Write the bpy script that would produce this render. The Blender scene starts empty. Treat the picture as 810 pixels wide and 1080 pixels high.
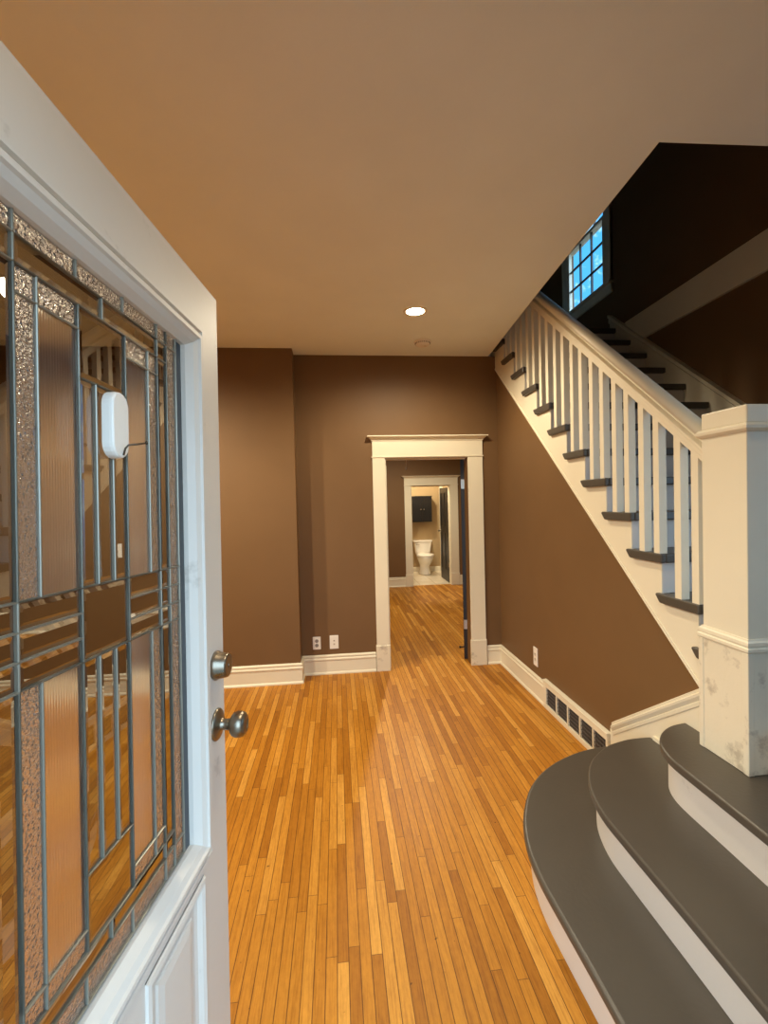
import bpy, bmesh, math, random
from mathutils import Vector, Matrix

C = bpy.context.scene.collection
SC = bpy.context.scene
PI = math.pi

# ------------------------------------------------------------------ camera
FPX = 483.446
cam = bpy.data.cameras.new('camera')
cam.sensor_fit = 'HORIZONTAL'
cam.sensor_width = 36.0
cam.lens = FPX / 810.0 * 36.0
cam.clip_start = 0.02
camo = bpy.data.objects.new('camera', cam)
C.objects.link(camo)
RX = Vector((0.9943970747, -0.1027792317, -0.0247161347))
UP = Vector((0.0268053203, 0.0189954694, 0.9994601778))
FW = Vector((0.1022542546, 0.9945228010, -0.0216440694))
camo.matrix_world = Matrix(((RX.x, UP.x, -FW.x, 0.0), (RX.y, UP.y, -FW.y, 0.0),
                            (RX.z, UP.z, -FW.z, 1.55), (0, 0, 0, 1)))
SC.camera = camo

# ------------------------------------------------------------------ world: bright overcast to the street side, blue broken sky elsewhere
W = bpy.data.worlds.new('sky')
SC.world = W
W.use_nodes = True
nt = W.node_tree
nt.nodes.clear()
def wn(t, **k):
    n = nt.nodes.new(t)
    for a, b in k.items(): setattr(n, a, b)
    return n
SKY_STREET, SKY_BLUE = 4.9, 1.4
tc = wn('ShaderNodeTexCoord')
noi = wn('ShaderNodeTexNoise'); noi.inputs['Scale'].default_value = 44.0; noi.inputs['Detail'].default_value = 6.0
nt.links.new(tc.outputs['Generated'], noi.inputs['Vector'])
ramp = wn('ShaderNodeValToRGB')
ramp.color_ramp.elements[0].position = 0.50; ramp.color_ramp.elements[0].color = (0.075, 0.40, 0.80, 1)
ramp.color_ramp.elements[1].position = 0.66; ramp.color_ramp.elements[1].color = (0.55, 0.88, 0.98, 1)
nt.links.new(noi.outputs['Fac'], ramp.inputs['Fac'])
sep = wn('ShaderNodeSeparateXYZ'); nt.links.new(tc.outputs['Generated'], sep.inputs[0])
mr = wn('ShaderNodeMapRange'); mr.inputs['From Min'].default_value = 0.1; mr.inputs['From Max'].default_value = -0.75
nt.links.new(sep.outputs['Y'], mr.inputs['Value'])
mx = wn('ShaderNodeMix', data_type='RGBA')
nt.links.new(mr.outputs['Result'], mx.inputs['Factor'])
nt.links.new(ramp.outputs['Color'], mx.inputs['A'])
mx.inputs['B'].default_value = (0.52, 0.76, 1.0, 1)
gr = wn('ShaderNodeMapRange'); gr.inputs['From Min'].default_value = -0.12; gr.inputs['From Max'].default_value = 0.02
nt.links.new(sep.outputs['Z'], gr.inputs['Value'])
mg = wn('ShaderNodeMix', data_type='RGBA')
nt.links.new(gr.outputs['Result'], mg.inputs['Factor'])
mg.inputs['A'].default_value = (0.16, 0.16, 0.15, 1)
nt.links.new(mx.outputs['Result'], mg.inputs['B'])
st = wn('ShaderNodeMapRange')
nt.links.new(mr.outputs['Result'], st.inputs['Value'])
st.inputs['To Min'].default_value = SKY_BLUE; st.inputs['To Max'].default_value = SKY_STREET
bg = wn('ShaderNodeBackground')
nt.links.new(mg.outputs['Result'], bg.inputs['Color'])
nt.links.new(st.outputs['Result'], bg.inputs['Strength'])
ow = wn('ShaderNodeOutputWorld'); nt.links.new(bg.outputs[0], ow.inputs[0])

# light portals in the doorway, the stair window and the added landing window (sampling aid only: they add no light of their own)
def portal(name, loc, direction, sx, sy):
    l = bpy.data.lights.new(name, 'AREA'); l.shape = 'RECTANGLE'; l.size = sx; l.size_y = sy
    l.cycles.is_portal = True
    o = bpy.data.objects.new(name, l); C.objects.link(o)
    o.location = loc
    o.rotation_euler = Vector(direction).to_track_quat('-Z', 'Z').to_euler()
portal('doorway_portal', (0.05, -0.02, 1.03), (0, 1, 0), 0.86, 2.06)
portal('landing_window_portal', (2.86, 0.91, 1.84), (-1, 0, 0), 1.02, 1.56)
portal('stair_window_portal', (2.83, 4.71, 4.35), (-1, 0, 0), 0.80, 1.55)

# exposure
SC.view_settings.view_transform = 'Standard'
SC.view_settings.look = 'None'
SC.view_settings.exposure = 0.32
SC.view_settings.gamma = 1.0
SC.view_settings.use_curve_mapping = False
try:
    SC.cycles.max_bounces = 14; SC.cycles.diffuse_bounces = 6; SC.cycles.glossy_bounces = 6
    SC.cycles.transmission_bounces = 10; SC.cycles.transparent_max_bounces = 16
    SC.cycles.use_denoising = True
    SC.cycles.sample_clamp_indirect = 6.0
except Exception:
    pass
LAMP = 30.0          # watts of one ceiling downlight
LAMPCOL = (1.0, 0.875, 0.64)

# ------------------------------------------------------------------ helpers
def srgb(r, g, b):
    f = lambda c: (c / 255 / 12.92) if c / 255 <= 0.04045 else ((c / 255 + 0.055) / 1.055) ** 2.4
    return (f(r), f(g), f(b), 1.0)

class NG:
    def __init__(self, name):
        self.m = bpy.data.materials.new(name); self.m.use_nodes = True
        self.t = self.m.node_tree; self.t.nodes.clear()
        self.out = self.n('ShaderNodeOutputMaterial')
    def n(self, ty, **k):
        x = self.t.nodes.new(ty)
        for a, b in k.items(): setattr(x, a, b)
        return x
    def l(self, a, b): self.t.links.new(a, b)
    def math(self, op, a, b=None):
        x = self.n('ShaderNodeMath', operation=op)
        for i, v in enumerate((a, b)):
            if v is None: continue
            if isinstance(v, (int, float)): x.inputs[i].default_value = v
            else: self.l(v, x.inputs[i])
        return x.outputs[0]
    def ramp(self, fac, stops, interp='LINEAR'):
        r = self.n('ShaderNodeValToRGB'); r.color_ramp.interpolation = interp
        e = r.color_ramp.elements
        while len(e) < len(stops): e.new(0.5)
        for x, (p, c) in zip(e, stops): x.position = p; x.color = c
        self.l(fac, r.inputs['Fac']); return r.outputs['Color']
    def mix(self, fac, a, b, blend='MIX'):
        x = self.n('ShaderNodeMix', data_type='RGBA', blend_type=blend)
        for s, v in (('Factor', fac), ('A', a), ('B', b)):
            if isinstance(v, (int, float, tuple)): x.inputs[s].default_value = v
            else: self.l(v, x.inputs[s])
        return x.outputs['Result']
    def noise(self, scale, detail=3.0, vec=None, rough=0.5):
        x = self.n('ShaderNodeTexNoise'); x.inputs['Scale'].default_value = scale
        x.inputs['Detail'].default_value = detail; x.inputs['Roughness'].default_value = rough
        if vec is None:
            if not hasattr(self, 'tc'): self.tc = self.n('ShaderNodeTexCoord')
            vec = self.tc.outputs['Object']
        self.l(vec, x.inputs['Vector']); return x.outputs['Fac']

def paint(name, col, rough=0.5, var=0.05, bump=0.03, bscale=180.0, spec=0.5, metal=0.0, wear=None):
    """painted surface: gentle tonal mottling, roller texture, optional dark scuffs"""
    g = NG(name)
    p = g.n('ShaderNodeBsdfPrincipled'); g.l(p.outputs[0], g.out.inputs[0])
    p.inputs['Roughness'].default_value = rough; p.inputs['Specular IOR Level'].default_value = spec
    p.inputs['Metallic'].default_value = metal
    n1 = g.noise(3.0, 4.0)
    d = tuple(max(0, c * (1 - var)) for c in col[:3]) + (1,)
    b = tuple(min(1, c * (1 + var)) for c in col[:3]) + (1,)
    c = g.ramp(n1, [(0.3, d), (0.7, b)])
    if wear:
        wc, amount, wscale = wear
        n2 = g.noise(wscale, 8.0, rough=0.65)
        f = g.ramp(n2, [(amount, (0, 0, 0, 1)), (amount + 0.12, (1, 1, 1, 1))])
        f = g.math('MULTIPLY', f, 0.55)
        c = g.mix(f, c, wc)
    g.l(c, p.inputs['Base Color'])
    if bump:
        bn = g.n('ShaderNodeBump'); bn.inputs['Strength'].default_value = bump; bn.inputs['Distance'].default_value = 0.01
        g.l(g.noise(bscale, 2.0), bn.inputs['Height']); g.l(bn.outputs[0], p.inputs['Normal'])
    return g.m

def metal(name, col, rough):
    g = NG(name)
    p = g.n('ShaderNodeBsdfPrincipled'); g.l(p.outputs[0], g.out.inputs[0])
    p.inputs['Metallic'].default_value = 1.0
    n = g.noise(60.0, 3.0)
    g.l(g.ramp(n, [(0.3, tuple(c * 0.85 for c in col[:3]) + (1,)), (0.7, col)]), p.inputs['Base Color'])
    g.l(g.math('MULTIPLY', g.math('ADD', n, 0.6), rough), p.inputs['Roughness'])
    return g.m

def emit(name, col, s):
    g = NG(name); e = g.n('ShaderNodeEmission'); e.inputs[0].default_value = col; e.inputs[1].default_value = s
    g.l(e.outputs[0], g.out.inputs[0]); return g.m

def wood_floor():
    """narrow oak strip flooring: boards run along Y, random lengths and tones, dark joints"""
    g = NG('oak_strip_floor')
    p = g.n('ShaderNodeBsdfPrincipled'); g.l(p.outputs[0], g.out.inputs[0])
    tc = g.n('ShaderNodeTexCoord'); s = g.n('ShaderNodeSeparateXYZ'); g.l(tc.outputs['Object'], s.inputs[0])
    bw = 0.0385
    xs = g.math('DIVIDE', s.outputs['X'], bw)
    row = g.math('FLOOR', xs)
    wn_ = g.n('ShaderNodeTexWhiteNoise', noise_dimensions='1D'); g.l(row, wn_.inputs['W'])
    ln = g.math('ADD', g.math('MULTIPLY', wn_.outputs['Value'], 0.55), 0.45)
    yo = g.math('ADD', g.math('DIVIDE', s.outputs['Y'], ln), g.math('MULTIPLY', wn_.outputs['Value'], 37.7))
    seg = g.math('FLOOR', yo)
    cv = g.n('ShaderNodeCombineXYZ'); g.l(row, cv.inputs[0]); g.l(seg, cv.inputs[1])
    w2 = g.n('ShaderNodeTexWhiteNoise', noise_dimensions='2D'); g.l(cv.outputs[0], w2.inputs['Vector'])
    tone = g.ramp(w2.outputs['Value'], [(0.0, srgb(162, 104, 28)), (0.3, srgb(180, 120, 36)), (0.7, srgb(193, 133, 45)), (1.0, srgb(212, 156, 70))])
    # grain, stretched along the board and shifted from board to board
    gv = g.n('ShaderNodeCombineXYZ')
    g.l(g.math('MULTIPLY', s.outputs['X'], 150.0), gv.inputs[0])
    g.l(g.math('MULTIPLY', s.outputs['Y'], 7.0), gv.inputs[1])
    g.l(g.math('MULTIPLY', w2.outputs['Value'], 40.0), gv.inputs[2])
    sv_ = g.n('ShaderNodeCombineXYZ'); g.l(g.math('MULTIPLY', s.outputs['X'], 60.0), sv_.inputs[0]); g.l(g.math('MULTIPLY', s.outputs['Y'], 30.0), sv_.inputs[1])
    gn = g.noise(1.0, 6.0, vec=gv.outputs[0], rough=0.65)
    grain = g.ramp(gn, [(0.28, (0.60, 0.50, 0.38, 1)), (0.50, (0.96, 0.94, 0.92, 1)), (0.70, (1.10, 1.10, 1.10, 1))])
    c = g.mix(0.85, tone, grain, 'MULTIPLY')
    big = g.ramp(g.noise(1.3, 4.0, vec=tc.outputs['Object']), [(0.3, (0.86, 0.82, 0.76, 1)), (0.7, (1.06, 1.05, 1.03, 1))])
    c = g.mix(0.8, c, big, 'MULTIPLY')
    # small dark knots and scuffs
    kn = g.noise(34.0, 2.0, vec=tc.outputs['Object'])
    kf = g.ramp(kn, [(0.735, (0, 0, 0, 1)), (0.76, (1, 1, 1, 1))])
    c = g.mix(g.math('MULTIPLY', kf, 0.7), c, srgb(60, 32, 14))
    # pale mottled figure and a few long scratches
    fg = g.ramp(g.noise(1.0, 5.0, vec=sv_.outputs[0], rough=0.7), [(0.35, (0.86, 0.83, 0.78, 1)), (0.65, (1.05, 1.05, 1.04, 1))])
    c = g.mix(0.75, c, fg, 'MULTIPLY')
    fx = g.math('FRACT', xs); ex = g.math('MINIMUM', fx, g.math('SUBTRACT', 1.0, fx))
    jx = g.math('LESS_THAN', ex, 0.040)
    fy = g.math('MULTIPLY', g.math('FRACT', yo), ln)
    jy = g.math('LESS_THAN', fy, 0.0022)
    j = g.math('MAXIMUM', jx, jy)
    c = g.mix(g.math('MULTIPLY', j, 0.80), c, srgb(80, 44, 16))
    g.l(c, p.inputs['Base Color'])
    g.l(g.math('ADD', g.math('MULTIPLY', gn, 0.24), 0.34), p.inputs['Roughness'])
    p.inputs['Specular IOR Level'].default_value = 0.22
    bn = g.n('ShaderNodeBump'); bn.inputs['Strength'].default_value = 0.25; bn.inputs['Distance'].default_value = 0.002
    g.l(g.math('SUBTRACT', g.math('MULTIPLY', gn, 0.25), j), bn.inputs['Height']); g.l(bn.outputs[0], p.inputs['Normal'])
    return g.m

def tile_floor():
    g = NG('bath_tile')
    p = g.n('ShaderNodeBsdfPrincipled'); g.l(p.outputs[0], g.out.inputs[0])
    tc = g.n('ShaderNodeTexCoord')
    b = g.n('ShaderNodeTexBrick'); g.l(tc.outputs['Object'], b.inputs['Vector'])
    b.offset = 0.0
    b.inputs['Scale'].default_value = 1.0; b.inputs['Brick Width'].default_value = 0.3; b.inputs['Row Height'].default_value = 0.3
    b.inputs['Mortar Size'].default_value = 0.004
    b.inputs['Color1'].default_value = srgb(226, 214, 192); b.inputs['Color2'].default_value = srgb(216, 203, 180)
    b.inputs['Mortar'].default_value = srgb(176, 160, 134)
    c = g.mix(0.3, b.outputs['Color'], g.ramp(g.noise(8.0, 5.0), [(0.35, (0.82, 0.78, 0.7, 1)), (0.65, (1, 1, 1, 1))]), 'MULTIPLY')
    g.l(c, p.inputs['Base Color']); p.inputs['Roughness'].default_value = 0.25
    return g.m

def glass(name, kind):
    """door glass: refracting pane with the strong mirror sheen of insulated glazing; texture by kind"""
    g = NG(name)
    r = g.n('ShaderNodeBsdfRefraction'); gl = g.n('ShaderNodeBsdfGlossy'); m = g.n('ShaderNodeMixShader')
    r.inputs['IOR'].default_value = {'clear': 1.30, 'ripple': 1.35, 'reed': 1.06}[kind]
    r.inputs['Color'].default_value = {'clear': (0.66, 0.69, 0.72, 1), 'ripple': (0.84, 0.86, 0.86, 1), 'reed': (0.84, 0.85, 0.84, 1)}[kind]
    r.inputs['Roughness'].default_value = {'clear': 0.0, 'ripple': 0.22, 'reed': 0.28}[kind]
    gl.inputs['Roughness'].default_value = {'clear': 0.0, 'ripple': 0.12, 'reed': 0.06}[kind]
    fr = g.n('ShaderNodeFresnel'); fr.inputs['IOR'].default_value = 2.3
    if kind != 'clear':
        bn = g.n('ShaderNodeBump')
        tc = g.n('ShaderNodeTexCoord')
        if kind == 'ripple':
            v = g.n('ShaderNodeTexVoronoi'); v.feature = 'SMOOTH_F1'; v.inputs['Scale'].default_value = 290.0
            nz = g.n('ShaderNodeTexNoise'); nz.inputs['Scale'].default_value = 150.0
            g.l(tc.outputs['Object'], v.inputs['Vector']); g.l(tc.outputs['Object'], nz.inputs['Vector'])
            h = g.math('ADD', v.outputs['Distance'], g.math('MULTIPLY', nz.outputs['Fac'], 0.8))
            bn.inputs['Strength'].default_value = 0.6; bn.inputs['Distance'].default_value = 0.003
        else:
            s = g.n('ShaderNodeSeparateXYZ'); g.l(tc.outputs['Object'], s.inputs[0])
            h = g.math('SINE', g.math('MULTIPLY', s.outputs['X'], 2 * PI / 0.0045))
            bn.inputs['Strength'].default_value = 0.22; bn.inputs['Distance'].default_value = 0.0012
        g.l(h, bn.inputs['Height'])
        for x in (r, gl): g.l(bn.outputs[0], x.inputs['Normal'])
    geo = g.n('ShaderNodeNewGeometry')      # mirror sheen on the entering side only
    g.l(g.math('MULTIPLY', fr.outputs[0], g.math('SUBTRACT', 1.0, geo.outputs['Backfacing'])), m.inputs[0])
    body = r.outputs[0]
    if kind != 'clear':                       # obscure glass scatters a little light
        tr = g.n('ShaderNodeBsdfTranslucent'); df = g.n('ShaderNodeBsdfDiffuse'); sc = g.n('ShaderNodeMixShader'); s2 = g.n('ShaderNodeMixShader')
        for x in (tr, df): x.inputs[0].default_value = (0.86, 0.86, 0.84, 1)
        g.l(tr.outputs[0], s2.inputs[1]); g.l(df.outputs[0], s2.inputs[2]); s2.inputs[0].default_value = 0.5
        sc.inputs[0].default_value = 0.09 if kind == 'ripple' else 0.04
        g.l(body, sc.inputs[1]); g.l(s2.outputs[0], sc.inputs[2]); body = sc.outputs[0]
    g.l(body, m.inputs[1]); g.l(gl.outputs[0], m.inputs[2])
    g.l(m.outputs[0], g.out.inputs[0]); return g.m

def window_glass():
    g = NG('window_glass')
    t = g.n('ShaderNodeBsdfTransparent'); gl = g.n('ShaderNodeBsdfGlossy'); m = g.n('ShaderNodeMixShader')
    gl.inputs['Roughness'].default_value = 0.0; t.inputs[0].default_value = (0.95, 0.98, 1, 1)
    fr = g.n('ShaderNodeFresnel'); fr.inputs['IOR'].default_value = 1.3
    geo = g.n('ShaderNodeNewGeometry')
    g.l(g.math('MULTIPLY', fr.outputs[0], g.math('SUBTRACT', 1.0, geo.outputs['Backfacing'])), m.inputs[0]); g.l(t.outputs[0], m.inputs[1]); g.l(gl.outputs[0], m.inputs[2])
    g.l(m.outputs[0], g.out.inputs[0]); return g.m

M = {}
M['wall'] = paint('brown_wall_paint', srgb(114, 85, 54), 0.55, 0.04, 0.05, 260.0, 0.3)
M['bathwall'] = paint('tan_wall_paint', srgb(176, 152, 114), 0.5, 0.03, 0.04, 260.0, 0.3)
M['ceiling'] = paint('ceiling_paint', srgb(238, 243, 240), 0.75, 0.02, 0.03, 200.0, 0.2)
M['white'] = paint('white_trim_paint', srgb(230, 221, 197), 0.42, 0.02, 0.02, 120.0)
M['worn'] = paint('scuffed_white_paint', srgb(228, 218, 194), 0.5, 0.03, 0.06, 60.0, wear=(srgb(150, 134, 112), 0.53, 11.0))
M['door'] = paint('front_door_paint', srgb(216, 208, 197), 0.45, 0.03, 0.05, 40.0, wear=(srgb(140, 128, 112), 0.62, 9.0))
M['riser'] = paint('riser_paint', srgb(214, 206, 197), 0.5, 0.03, 0.04, 60.0, wear=(srgb(140, 126, 110), 0.64, 6.0))
M['tread'] = paint('grey_tread_paint', srgb(78, 72, 64), 0.36, 0.05, 0.05, 70.0, 0.45, wear=(srgb(70, 64, 58), 0.72, 14.0))
M['black'] = paint('black_paint', srgb(26, 23, 22), 0.4, 0.05, 0.02)
M['espresso'] = paint('dark_cabinet_paint', srgb(13, 9, 8), 0.6, 0.05, 0.02)
M['porcelain'] = paint('porcelain', srgb(240, 234, 222), 0.12, 0.01, 0.0)
M['plastic'] = paint('white_plastic', srgb(236, 230, 220), 0.35, 0.01, 0.0)
M['ivory'] = paint('ivory_plastic', srgb(222, 212, 196), 0.4, 0.01, 0.0)
M['outletgrey'] = paint('grey_socket', srgb(150, 140, 134), 0.5, 0.02, 0.0)
M['slot'] = paint('dark_slot', srgb(70, 60, 52), 0.6, 0.02, 0.0)
M['ventdark'] = paint('dark_duct', srgb(44, 42, 42), 0.6, 0.1, 0.0)
M['ventslat'] = paint('grey_slat', srgb(92, 88, 84), 0.45, 0.05, 0.0)
M['nickel'] = metal('satin_nickel', srgb(150, 140, 124), 0.30)
M['darkmetal'] = metal('dark_bronze_wire', srgb(92, 82, 70), 0.4)
M['spacer'] = paint('slate_spacer', srgb(66, 72, 78), 0.5, 0.05, 0.0)
M['steel'] = metal('steel', srgb(190, 184, 172), 0.3)
M['came'] = paint('zinc_came', srgb(138, 135, 122), 0.30, 0.06, 0.0, metal=0.5)
M['floor'] = wood_floor()
M['tile'] = tile_floor()
M['g_clear'] = glass('bevelled_clear_glass', 'clear')
M['g_ripple'] = glass('rippled_glass', 'ripple')
M['g_reed'] = glass('reeded_glass', 'reed')
M['winglass'] = window_glass()
M['lens'] = emit('lamp_lens', (1.0, 0.80, 0.55, 1), 60.0)
M['outside'] = paint('porch_boards', srgb(150, 148, 142), 0.7, 0.05, 0.0)

def link(name, bm, mats, parent=None, smooth=False, bevel=0.0, seg=2, recalc=True):
    me = bpy.data.meshes.new(name)
    if recalc: bmesh.ops.recalc_face_normals(bm, faces=bm.faces[:])
    bm.to_mesh(me); bm.free()
    o = bpy.data.objects.new(name, me); C.objects.link(o)
    for m in (mats if isinstance(mats, (list, tuple)) else [mats]): me.materials.append(m)
    if smooth:
        for f in me.polygons: f.use_smooth = True
    if parent: o.parent = parent
    if bevel:
        b = o.modifiers.new('bevel', 'BEVEL'); b.width = bevel; b.segments = seg
        b.limit_method = 'ANGLE'; b.angle_limit = math.radians(40); b.harden_normals = False
        if seg > 1:
            for f in me.polygons: f.use_smooth = False
    return o

def BM(): return bmesh.new()

def box(bm, x0, x1, y0, y1, z0, z1, mi=0):
    v = [bm.verts.new((x, y, z)) for x in (x0, x1) for y in (y0, y1) for z in (z0, z1)]
    for a in ((0, 1, 3, 2), (4, 6, 7, 5), (0, 4, 5, 1), (2, 3, 7, 6), (0, 2, 6, 4), (1, 5, 7, 3)):
        f = bm.faces.new([v[i] for i in a]); f.material_index = mi
    return v

def prism(bm, pts, axis, a, b, mi=0):
    """extrude polygon pts (2-tuples in the two other axes, in order) between a and b along axis"""
    def mk(p, t):
        return {'x': (t, p[0], p[1]), 'y': (p[0], t, p[1]), 'z': (p[0], p[1], t)}[axis]
    lo = [bm.verts.new(mk(p, a)) for p in pts]; hi = [bm.verts.new(mk(p, b)) for p in pts]
    n = len(pts)
    fs = [bm.faces.new(lo[::-1]), bm.faces.new(hi)]
    for i in range(n): fs.append(bm.faces.new((lo[i], lo[(i + 1) % n], hi[(i + 1) % n], hi[i])))
    for f in fs: f.material_index = mi

def lathe(bm, prof, origin, axis=(0, 0, 1), seg=28, mi=0):
    """prof: (radius, height) along axis from origin"""
    ax = Vector(axis).normalized(); t = ax.orthogonal().normalized(); u = ax.cross(t)
    o = Vector(origin); rings = []
    for r, h in prof:
        if r < 1e-6: rings.append([bm.verts.new(o + ax * h)])
        else: rings.append([bm.verts.new(o + ax * h + (t * math.cos(2 * PI * i / seg) + u * math.sin(2 * PI * i / seg)) * r) for i in range(seg)])
    for A, B in zip(rings, rings[1:]):
        for i in range(seg):
            j = (i + 1) % seg
            if len(A) == 1 and len(B) == 1: continue
            if len(A) == 1: f = bm.faces.new((A[0], B[i], B[j]))
            elif len(B) == 1: f = bm.faces.new((A[i], A[j], B[0]))
            else: f = bm.faces.new((A[i], A[j], B[j], B[i]))
            f.material_index = mi
    if len(rings[0]) > 1: bm.faces.new(rings[0][::-1]).material_index = mi
    if len(rings[-1]) > 1: bm.faces.new(rings[-1]).material_index = mi

def tube(bm, pts, r, seg=8, mi=0):
    pts = [Vector(p) for p in pts]; rings = []
    for i, p in enumerate(pts):
        d = (pts[min(i + 1, len(pts) - 1)] - pts[max(i - 1, 0)]).normalized()
        t = d.orthogonal().normalized() if i == 0 else (t - d * t.dot(d)).normalized()
        u = d.cross(t)
        rings.append([bm.verts.new(p + (t * math.cos(2 * PI * k / seg) + u * math.sin(2 * PI * k / seg)) * r) for k in range(seg)])
    for A, B in zip(rings, rings[1:]):
        for k in range(seg): bm.faces.new((A[k], A[(k + 1) % seg], B[(k + 1) % seg], B[k])).material_index = mi
    bm.faces.new(rings[0][::-1]); bm.faces.new(rings[-1])

def sweep(bm, path, prof, closed=False, mi=0):
    """sweep a profile (d, z) along a floor-plan path; d is measured to the left of the direction of travel, corners mitred.
    path points are (x, y) or (x, y, z)"""
    P = [Vector((p[0], p[1])) for p in path]; Z = [(p[2] if len(p) > 2 else 0.0) for p in path]
    n = len(P); rings = []
    for i in range(n):
        ds = []
        if closed or i > 0: ds.append((P[i] - P[i - 1]).normalized())
        if closed or i < n - 1: ds.append((P[(i + 1) % n] - P[i]).normalized())
        ns = [Vector((-d.y, d.x)) for d in ds]
        m = ns[0] if len(ns) == 1 else (ns[0] + ns[1]) / (1 + ns[0].dot(ns[1]))
        rings.append([bm.verts.new((P[i].x + m.x * d, P[i].y + m.y * d, Z[i] + z)) for d, z in prof])
    k = len(prof)
    for i in range(n if closed else n - 1):
        A, B = rings[i], rings[(i + 1) % n]
        for j in range(k): bm.faces.new((A[j], B[j], B[(j + 1) % k], A[(j + 1) % k])).material_index = mi
    if not closed:
        bm.faces.new(rings[0]).material_index = mi; bm.faces.new(rings[-1][::-1]).material_index = mi

def empty(name, loc=(0, 0, 0)):
    o = bpy.data.objects.new(name, None); o.empty_display_size = 0.1; o.location = loc; C.objects.link(o); return o

def tag(o, label, cat, group=None, kind=None):
    o['label'] = label; o['category'] = cat
    if group: o['group'] = group
    if kind: o['kind'] = kind
    return o

def struct(o, label=None, cat=None):
    o['kind'] = 'structure'
    if label: o['label'] = label; o['category'] = cat
    return o

def at(o, parent, loc):
    """parent o, its mesh being written in world coordinates, to an empty standing at loc"""
    o.parent = parent; o.location = (-loc[0], -loc[1], -loc[2]); return o

# ------------------------------------------------------------------ key dimensions (metres)
H = 2.883            # hall ceiling
YB = 4.178           # back wall of the hall
YJ, XJ = 4.003, -0.347   # the part of the back wall that stands forward
XW = 1.516           # wall below the stairs
XR = 2.72            # outer wall beside the stairs
XL = -3.1            # far side of the room behind the door
YF = 0.30            # inner face of the front wall
Y2 = 8.25            # far wall of the second room
YBATH = 9.95
UPZ = 3.16           # upper floor
TOP = 5.7
RUN, RISE = 0.2175, 0.187
def yk(k): return 1.75 + RUN * (k - 6)          # nose of tread k
def zk(k): return {1: 0.182, 2: 0.3635, 3: 0.545, 4: 0.727}.get(k, 1.092 + RISE * (k - 6))

# ------------------------------------------------------------------ structure
b = BM(); box(b, XL, 3.2, 0.08, Y2 + 0.06, -0.12, 0.0)
struct(link('floor', b, M['floor']))
b = BM(); box(b, 0.7, 2.5, Y2 + 0.06, YBATH, -0.12, 0.0)
struct(link('floor_bathroom', b, M['tile']))
b = BM(); box(b, -2.5, 3.0, -2.5, 0.08, -0.25, -0.02)
struct(link('floor_porch', b, M['outside']))

# hall ceiling with the open stairwell cut out of it
b = BM()
prism(b, [(XL, YF - 0.3), (XR, YF - 0.3), (XR, 1.60), (1.248, 1.642), (1.331, 2.808), (1.434, 4.072), (1.44, 4.60), (XL, 4.60)], 'z', H, UPZ)
struct(link('ceiling', b, M['ceiling']))
b = BM(); box(b, -2.0, 3.2, YB + 0.122, Y2, H - 0.002, H + 0.06)
struct(link('ceiling_back_room', b, M['ceiling']))
b = BM(); box(b, 0.7, 2.5, Y2 + 0.12, YBATH, 2.60, 2.66)
struct(link('ceiling_bathroom', b, M['ceiling']))
b = BM(); box(b, 0.9, 2.95, 1.2, 6.2, TOP, TOP + 0.1)
struct(link('ceiling_upstairs', b, M['ceiling']))
b = BM(); box(b, 1.44, XR, yk(17) + 0.27, 6.1, UPZ - 0.2, UPZ - 0.02)
struct(link('floor_upstairs', b, M['floor']))

# back wall: forward part, recessed part with the doorway
OX0, OX1, OZ = 0.45, 1.222, 1.955    # doorway opening
b = BM()
box(b, XL, XJ, YJ, YB + 0.12, 0, H)
box(b, XJ, OX0, YB, YB + 0.12, 0, H)
box(b, OX0, OX1, YB, YB + 0.12, OZ, H)
box(b, OX1, XW + 0.10, YB, YB + 0.12, 0, H)
struct(link('wall_back', b, M['wall']))
b = BM(); box(b, XL - 0.12, XL, 0.08, YB + 0.12, 0, H); struct(link('wall_left', b, M['wall']))
# wall under the stairs: follows the stringer
def under(y): return 0.748 + 0.842 * (y - 1.788)     # lower edge of the stringer
b = BM()
prism(b, [(1.66, 0.0), (YB, 0.0), (YB, under(YB) + 0.03), (1.66, under(1.66) + 0.03)], 'x', XW, XW + 0.10)
struct(link('wall_right', b, M['wall']))
# outer wall beside the stairs, full height, with the window opening
WY0, WY1, WZ0, WZ1 = 4.35, 5.065, 3.635, 5.05
b = BM()
LY0, LY1, LZ0, LZ1 = 0.40, 1.42, 1.06, 2.62      # added, unseen window over the landing
box(b, XR, XR + 0.06, YF - 0.2, LY0, 0, TOP); box(b, XR, XR + 0.06, LY1, WY0, 0, TOP)
box(b, XR, XR + 0.06, LY0, LY1, 0, LZ0); box(b, XR, XR + 0.06, LY0, LY1, LZ1, TOP); box(b, XR, XR + 0.06, WY1, 6.2, 0, TOP)
box(b, XR, XR + 0.06, WY0, WY1, 0, WZ0); box(b, XR, XR + 0.06, WY0, WY1, WZ1, TOP)
struct(link('wall_stairwell', b, M['wall']))
b = BM(); box(b, 0.9, XR, 5.95, 6.1, UPZ - 0.2, TOP); box(b, 0.78, 0.9, 1.2, 6.1, UPZ, TOP); box(b, 0.9, XR, 1.2, 1.32, UPZ, TOP)
struct(link('wall_upstairs', b, M['wall']))
# front wall around the entrance
DX0, DX1 = -0.40, 0.50
b = BM(); box(b, XL, DX0, YF - 0.2, YF, 0, H); box(b, DX1, XR, YF - 0.2, YF, 0, H); box(b, DX0, DX1, YF - 0.2, YF, 2.07, H)
struct(link('wall_front', b, M['wall']))
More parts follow.
